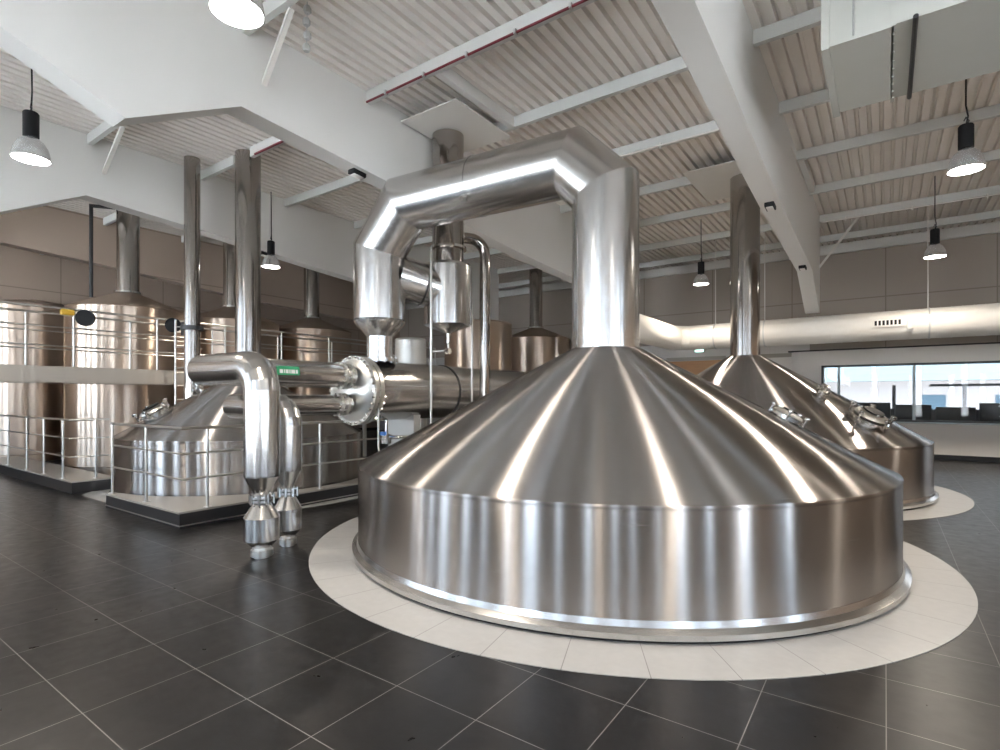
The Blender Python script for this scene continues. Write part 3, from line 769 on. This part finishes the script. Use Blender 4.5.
# ------------------------------------------------------------------ air ducts
# rectangular duct top right
t = empty('air_duct', (-.35, 6.3, 5.2), 'boxy greenish-grey air duct at the top right under the roof', 'duct')
b = box(B(), .40, 6.6, 0, 1.55, 0, .7); fin('duct_body', b, 'duct_grey', t)
b = box(B(), -.12, .42, -.02, 1.5, -.03, .73); fin('end_section', b, 'duct_grey', t)
b = box(B(), -.17, -.1, -.05, 1.54, -.06, .76); fin('flange_strip', b, 'duct_grey', t)
for x in (.40, 2.4, 4.0):
    b = box(B(), x, x+.035, -.035, 1.585, -.03, .73)
    for k in range(9): lathe(b, [(0,-.012),(.012,-.012),(.012,0),(0,0)], 8, (x+.018, .1+k*.17, -.03))
    fin('flange_strip', b, 'duct_grey', t)
b = B(); tube(b, [(.58,.0-.06,-.02),(.58,1.6,-.02)], .022, 10); fin('hanger_rail', b, 'blackmetal', t)
b = B()
for x in (.1, 3.0, 5.5):
    for y in (-.04, 1.6): tube(b, [(x,y,0),(x,y,1.05)], .008, 8)
fin('hanger_rod', b, 'galv', t, split=True)
# round white duct along the back
t = empty('round_duct', (-4.6, 15.8, 3.385), 'white round air duct running along the back under the lamps', 'duct')
R_ = .345
pts = [(11.5,0,0),(0.0,0,0),(-.35,-.35,0),(-.35,-3.75,0),(-.35,-4.0,.25),(-.35,-4.0,2.9)]
b = tube(B(), [(x,y,z) for x,y,z in pts], R_, 40)
for i in range(60): lathe(b, [(R_,0),(R_+.006,.0),(R_+.006,.012),(R_,.012)], 40, (.3+i*.19,0,0), closed=True, mtx=aim((1,0,0)))
fin('duct_body', b, 'whiteduct', t)
# grille
gx = 4.35
b = box(B(), gx, gx+.62, -R_-.03, -R_+.12, -.06, .12); gr = fin('grille', b, 'whiteduct', t)
b = B()
for k in range(7): box(b, gx+.05+k*.075, gx+.095+k*.075, -R_-.034, -R_-.028, -.02, .09)
fin('grille_slot', b, 'black', gr, split=True)
fin('junction_box', bevel_box(B(), gx+.66, gx+.78, -R_-.04, -R_+.1, -.14, .08, .01), 'panel', t)
for x in (.75, 2.0, 5.4, 9.0):
    b = tube(B(), [(x,0,R_),(x,0,DECK-3.385-.22)], .012, 8); fin('hanger_rod', b, 'panel', t, split=True)
    b = B(); lathe(b, [(R_,0),(R_+.012,.0),(R_+.012,.03),(R_,.03)], 40, (x,0,0), closed=True, mtx=aim((1,0,0))); fin('hanger_band', b, 'galv', t)

# ------------------------------------------------------------------ small things on beams and roof
def brace(p, q, label):
    d = (Vector(q)-Vector(p))
    b = B(); mt = aim(d); L_ = d.length
    for x0, x1, y0, y1 in ((-.03,.03,-.004,.004), (-.03,-.022,-.004,.05)):
        vs = [mt @ Vector((x, y, z)) for x in (x0, x1) for y in (y0, y1) for z in (0, L_)]
        V = [b.verts.new(v) for v in vs]
        for f in ((0,1,3,2),(4,6,7,5),(0,4,5,1),(2,3,7,6),(0,2,6,4),(1,5,7,3)): b.faces.new([V[i] for i in f])
    o = fin('fly_brace', b, 'panel', None, p); tag(o, label, 'brace', 'fly braces between beams and purlins')
def onX(px, py, X):
    d = (px-500)/543; z = X/(CA*d-SA); return (X, (SA*d+CA)*z, H+(397-py)*z/543)
q = onX(264, 86, -6.36); brace((q[0]+.005, q[1], q[2]), (-5.48, 3.66, DECK-.2), 'white diagonal brace on the nearest left beam, beside the glaring lamp')
q = onX(104, 174, -11.37); brace((q[0]+.005, q[1], q[2]), (-10.1, 3.66, DECK-.2), 'white diagonal brace on the second white beam, at left')
brace((-1.345, 15.7, 4.9), (-.5, 15.9, DECK-.2), 'white diagonal brace right of the beam end, near the round duct')
brace((-16.395, 3.4, 5.35), (-15.8, 3.4, DECK-.2), 'short pale brace at far left under the second white beam')
def beam_light(px, py, X, label):
    q = onX(px, py, X)
    t = empty('emergency_light', (q[0]-.15, q[1], q[2]-.0), label, 'light', 'small lights under the roof beams')
    fin('housing', bevel_box(B(), -.07, .07, -.12, .12, -.07, 0, .01), 'black', t)
    fin('diffuser', bevel_box(B(), -.05, .05, -.09, .09, -.085, -.068, .006), 'panel', t)
from functools import reduce
def prof_h(y):
    for (a, ha), (b_, hb_) in zip(PROF[:-1], PROF[1:]):
        if a <= y <= b_: return ha+(hb_-ha)*(y-a)/(b_-a)
for X, y, lb in ((-6.36, 5.45, 'small black-cased light under the nearest white beam, left of the bent duct'),
                 (-1.35, 9.6, 'small black-cased light halfway along the beam over the second vessel'),
                 (-1.35, 13.8, 'small black-cased light near the far end of the right beam'),
                 (-11.37, 7.0, 'small black-cased light under the second white beam')):
    t = empty('emergency_light', (X-.15, y, prof_h(y)+.015), lb, 'light', 'small lights under the roof beams')
    sl = math.atan2(prof_h(y+.1)-prof_h(y-.1), .2); t.rotation_euler = (sl, 0, 0)
    fin('housing', bevel_box(B(), -.07, .07, -.12, .12, -.08, -.01, .01), 'black', t)
    fin('diffuser', bevel_box(B(), -.05, .05, -.09, .09, -.095, -.078, .006), 'panel', t)
# red pipe along the purlin
t = empty('sprinkler_pipe', (-6.3, 5.45, DECK-.205), 'thin dark red pipe clipped along a roof purlin', 'pipe')
fin('pipe_body', tube(B(), [(0,0,0),(4.6,0,0)], .016, 10), 'red', t)
for k in range(6): fin('clip', box(B(), .4+k*.75, .43+k*.75, -.03, .03, -.025, .035), 'galv', t)
t = empty('sprinkler_pipe', (-9.3, 5.45, DECK-.205), 'short dark red pipe between the two white beams at left', 'pipe')
fin('pipe_body', tube(B(), [(0,0,0),(2.6,0,0)], .02, 10), 'red', t)
# trimmer joists beside the separator flue
t = fin('roof_trimmer', box(B(), -.05, .05, 0, 1.82, 0, .17), 'beam', None, (-5.0, 5.57, DECK-.18)); tag(t, 'short joist between two purlins right of the middle flue', 'joist')
t = fin('roof_trimmer', box(B(), -.05, .05, 0, 1.9, 0, .17), 'beam', None, (c2.x+1.0, 11.56, DECK-.18)); tag(t, 'short joist between purlins beside the second vessel flue', 'joist')
# cable conduits with clips along the purlins
for x0, x1, y, lb in ((-6.3, -1.7, 9.35, 'thin conduit under a purlin between the bent duct and the right beam'),
                      (-1.3, 6.5, 15.8, 'thin conduit under the purlin above the right-hand lamps')):
    t = empty('cable_conduit', (x0, y-.05, DECK-.23), lb, 'conduit')
    fin('conduit_body', tube(B(), [(0,0,0),(x1-x0,0,0)], .018, 10), 'panel', t)
    k = .5
    while k < x1-x0:
        fin('clip', box(B(), k, k+.03, -.01, .03, -.06, .05), 'panel', t); k += 1.3
# string of grey fittings by the near purlin
t = empty('cable_clip_string', (-5.49, 3.85, 5.72), 'short string of grey fittings hanging from the roof by the glaring lamp', 'fittings')
for k in range(4):
    b = B(); lathe(b, [(0,0),(.035,.0),(.045,.02),(.045,.06),(.035,.08),(0,.08)], 6, (0,.012*(k%2),.15*k)); fin('fitting', b, 'galv', t)
fin('cable', tube(B(), [(0,0,0),(0,.01,DECK-5.72)], .006, 6), 'galv', t)

# ------------------------------------------------------------------ doors on the back wall, exit sign
d1 = empty('door_1', (-5.35, YB, 0), 'orange wood door on the back wall behind the second vessel', 'door'); d1['kind'] = 'structure'
del d1['label']; del d1['category']
b = box(B(), -.9, .9, -.05, -.01, 0, 2.95); fin('door_leaf', b, 'wood', d1)
b = box(B(), -1.0, -.9, -.08, -.01, 0, 3.05); box(b, .9, 1.0, -.08, -.01, 0, 3.05); box(b, -1.0, 1.0, -.08, -.01, 2.96, 3.08); fin('door_frame', b, 'frame', d1)
d2 = empty('door_2', (-2.95, YB, 0), '', ''); d2['kind'] = 'structure'; del d2['label']; del d2['category']
b = box(B(), -.5, .6, -.05, -.01, 0, 2.95); fin('door_leaf', b, 'panel', d2)
b = box(B(), -.6, -.5, -.08, -.01, 0, 3.05); box(b, .6, .7, -.08, -.01, 0, 3.05); box(b, -.6, .7, -.08, -.01, 2.96, 3.08); fin('door_frame', b, 'frame', d2)
t = empty('exit_sign', (-5.2, YB-.09, 3.32), 'small glowing pale green emergency sign above the orange door', 'sign')
fin('sign_case', bevel_box(B(), -.16, .16, 0, .08, -.09, .09, .01), 'panel', t); fin('sign_face', box(B(), -.14, .14, -.006, -.001, -.07, .07), 'exit', t)

# ------------------------------------------------------------------ control room desk and monitors
t = empty('control_desk', (2.5, 20.4, 0), 'long dark desk inside the control room window', 'desk')
fin('desk_top', box(B(), -3.2, 3.6, -.5, .5, .92, .97), 'desk', t); fin('desk_front', box(B(), -3.2, 3.6, .3, .34, 0, 1.34), 'desk', t)
for x in (-3.1, 3.5): fin('leg', box(B(), x, x+.06, -.45, .3, 0, .92), 'desk', t)
for k, x in enumerate((-.3, .68, 1.64, 2.6, 3.56, 4.52, 5.48)):
    pos = ('leftmost', 'second from left', 'third from left', 'fourth from left', 'fifth from left', 'sixth from left', 'rightmost')[k]
    t = empty('monitor', (x, 20.25+.15*math.sin(k*2), .97), 'black desk monitor behind the control room glass, ' + pos, 'monitor', 'monitors in the control room', math.radians((-12, 8, 4, -6, 10, -4, 6)[k]))
    fin('screen', bevel_box(B(), -.44, .44, -.03, .03, .02, .56 - .06*(k % 3), .008), 'screen', t)
    fin('stand', box(B(), -.03, .03, -.02, .02, 0, .2), 'screen', t); fin('base', box(B(), -.12, .12, -.09, .09, 0, .012), 'screen', t)

# ------------------------------------------------------------------ light
w = bpy.data.worlds.new('sky'); scn.world = w; w.use_nodes = True
bg = w.node_tree.nodes['Background']
def wn(t, **k):
    n = w.node_tree.nodes.new(t)
    for a, v in k.items(): setattr(n, a, v)
    return n
tcw = wn('ShaderNodeTexCoord'); sx = wn('ShaderNodeSeparateXYZ'); w.node_tree.links.new(tcw.outputs['Generated'], sx.inputs[0])
mr = wn('ShaderNodeMapRange'); mr.inputs['From Min'].default_value = -.03; mr.inputs['From Max'].default_value = .05
w.node_tree.links.new(sx.outputs['Z'], mr.inputs['Value'])
mc = wn('ShaderNodeMix', data_type='RGBA'); w.node_tree.links.new(mr.outputs['Result'], mc.inputs['Factor'])
mc.inputs['A'].default_value = (2.25,2.4,2.55,1); mc.inputs['B'].default_value = (.55,.69,.85,1)     # bright lower half added to light the ceiling, sky above
w.node_tree.links.new(mc.outputs['Result'], bg.inputs['Color']); bg.inputs['Strength'].default_value = 13.5
scn.view_settings.view_transform = 'Standard'; scn.view_settings.look = 'None'; scn.view_settings.gamma = 1
scn.view_settings.use_curve_mapping = False; scn.view_settings.exposure = -0.06
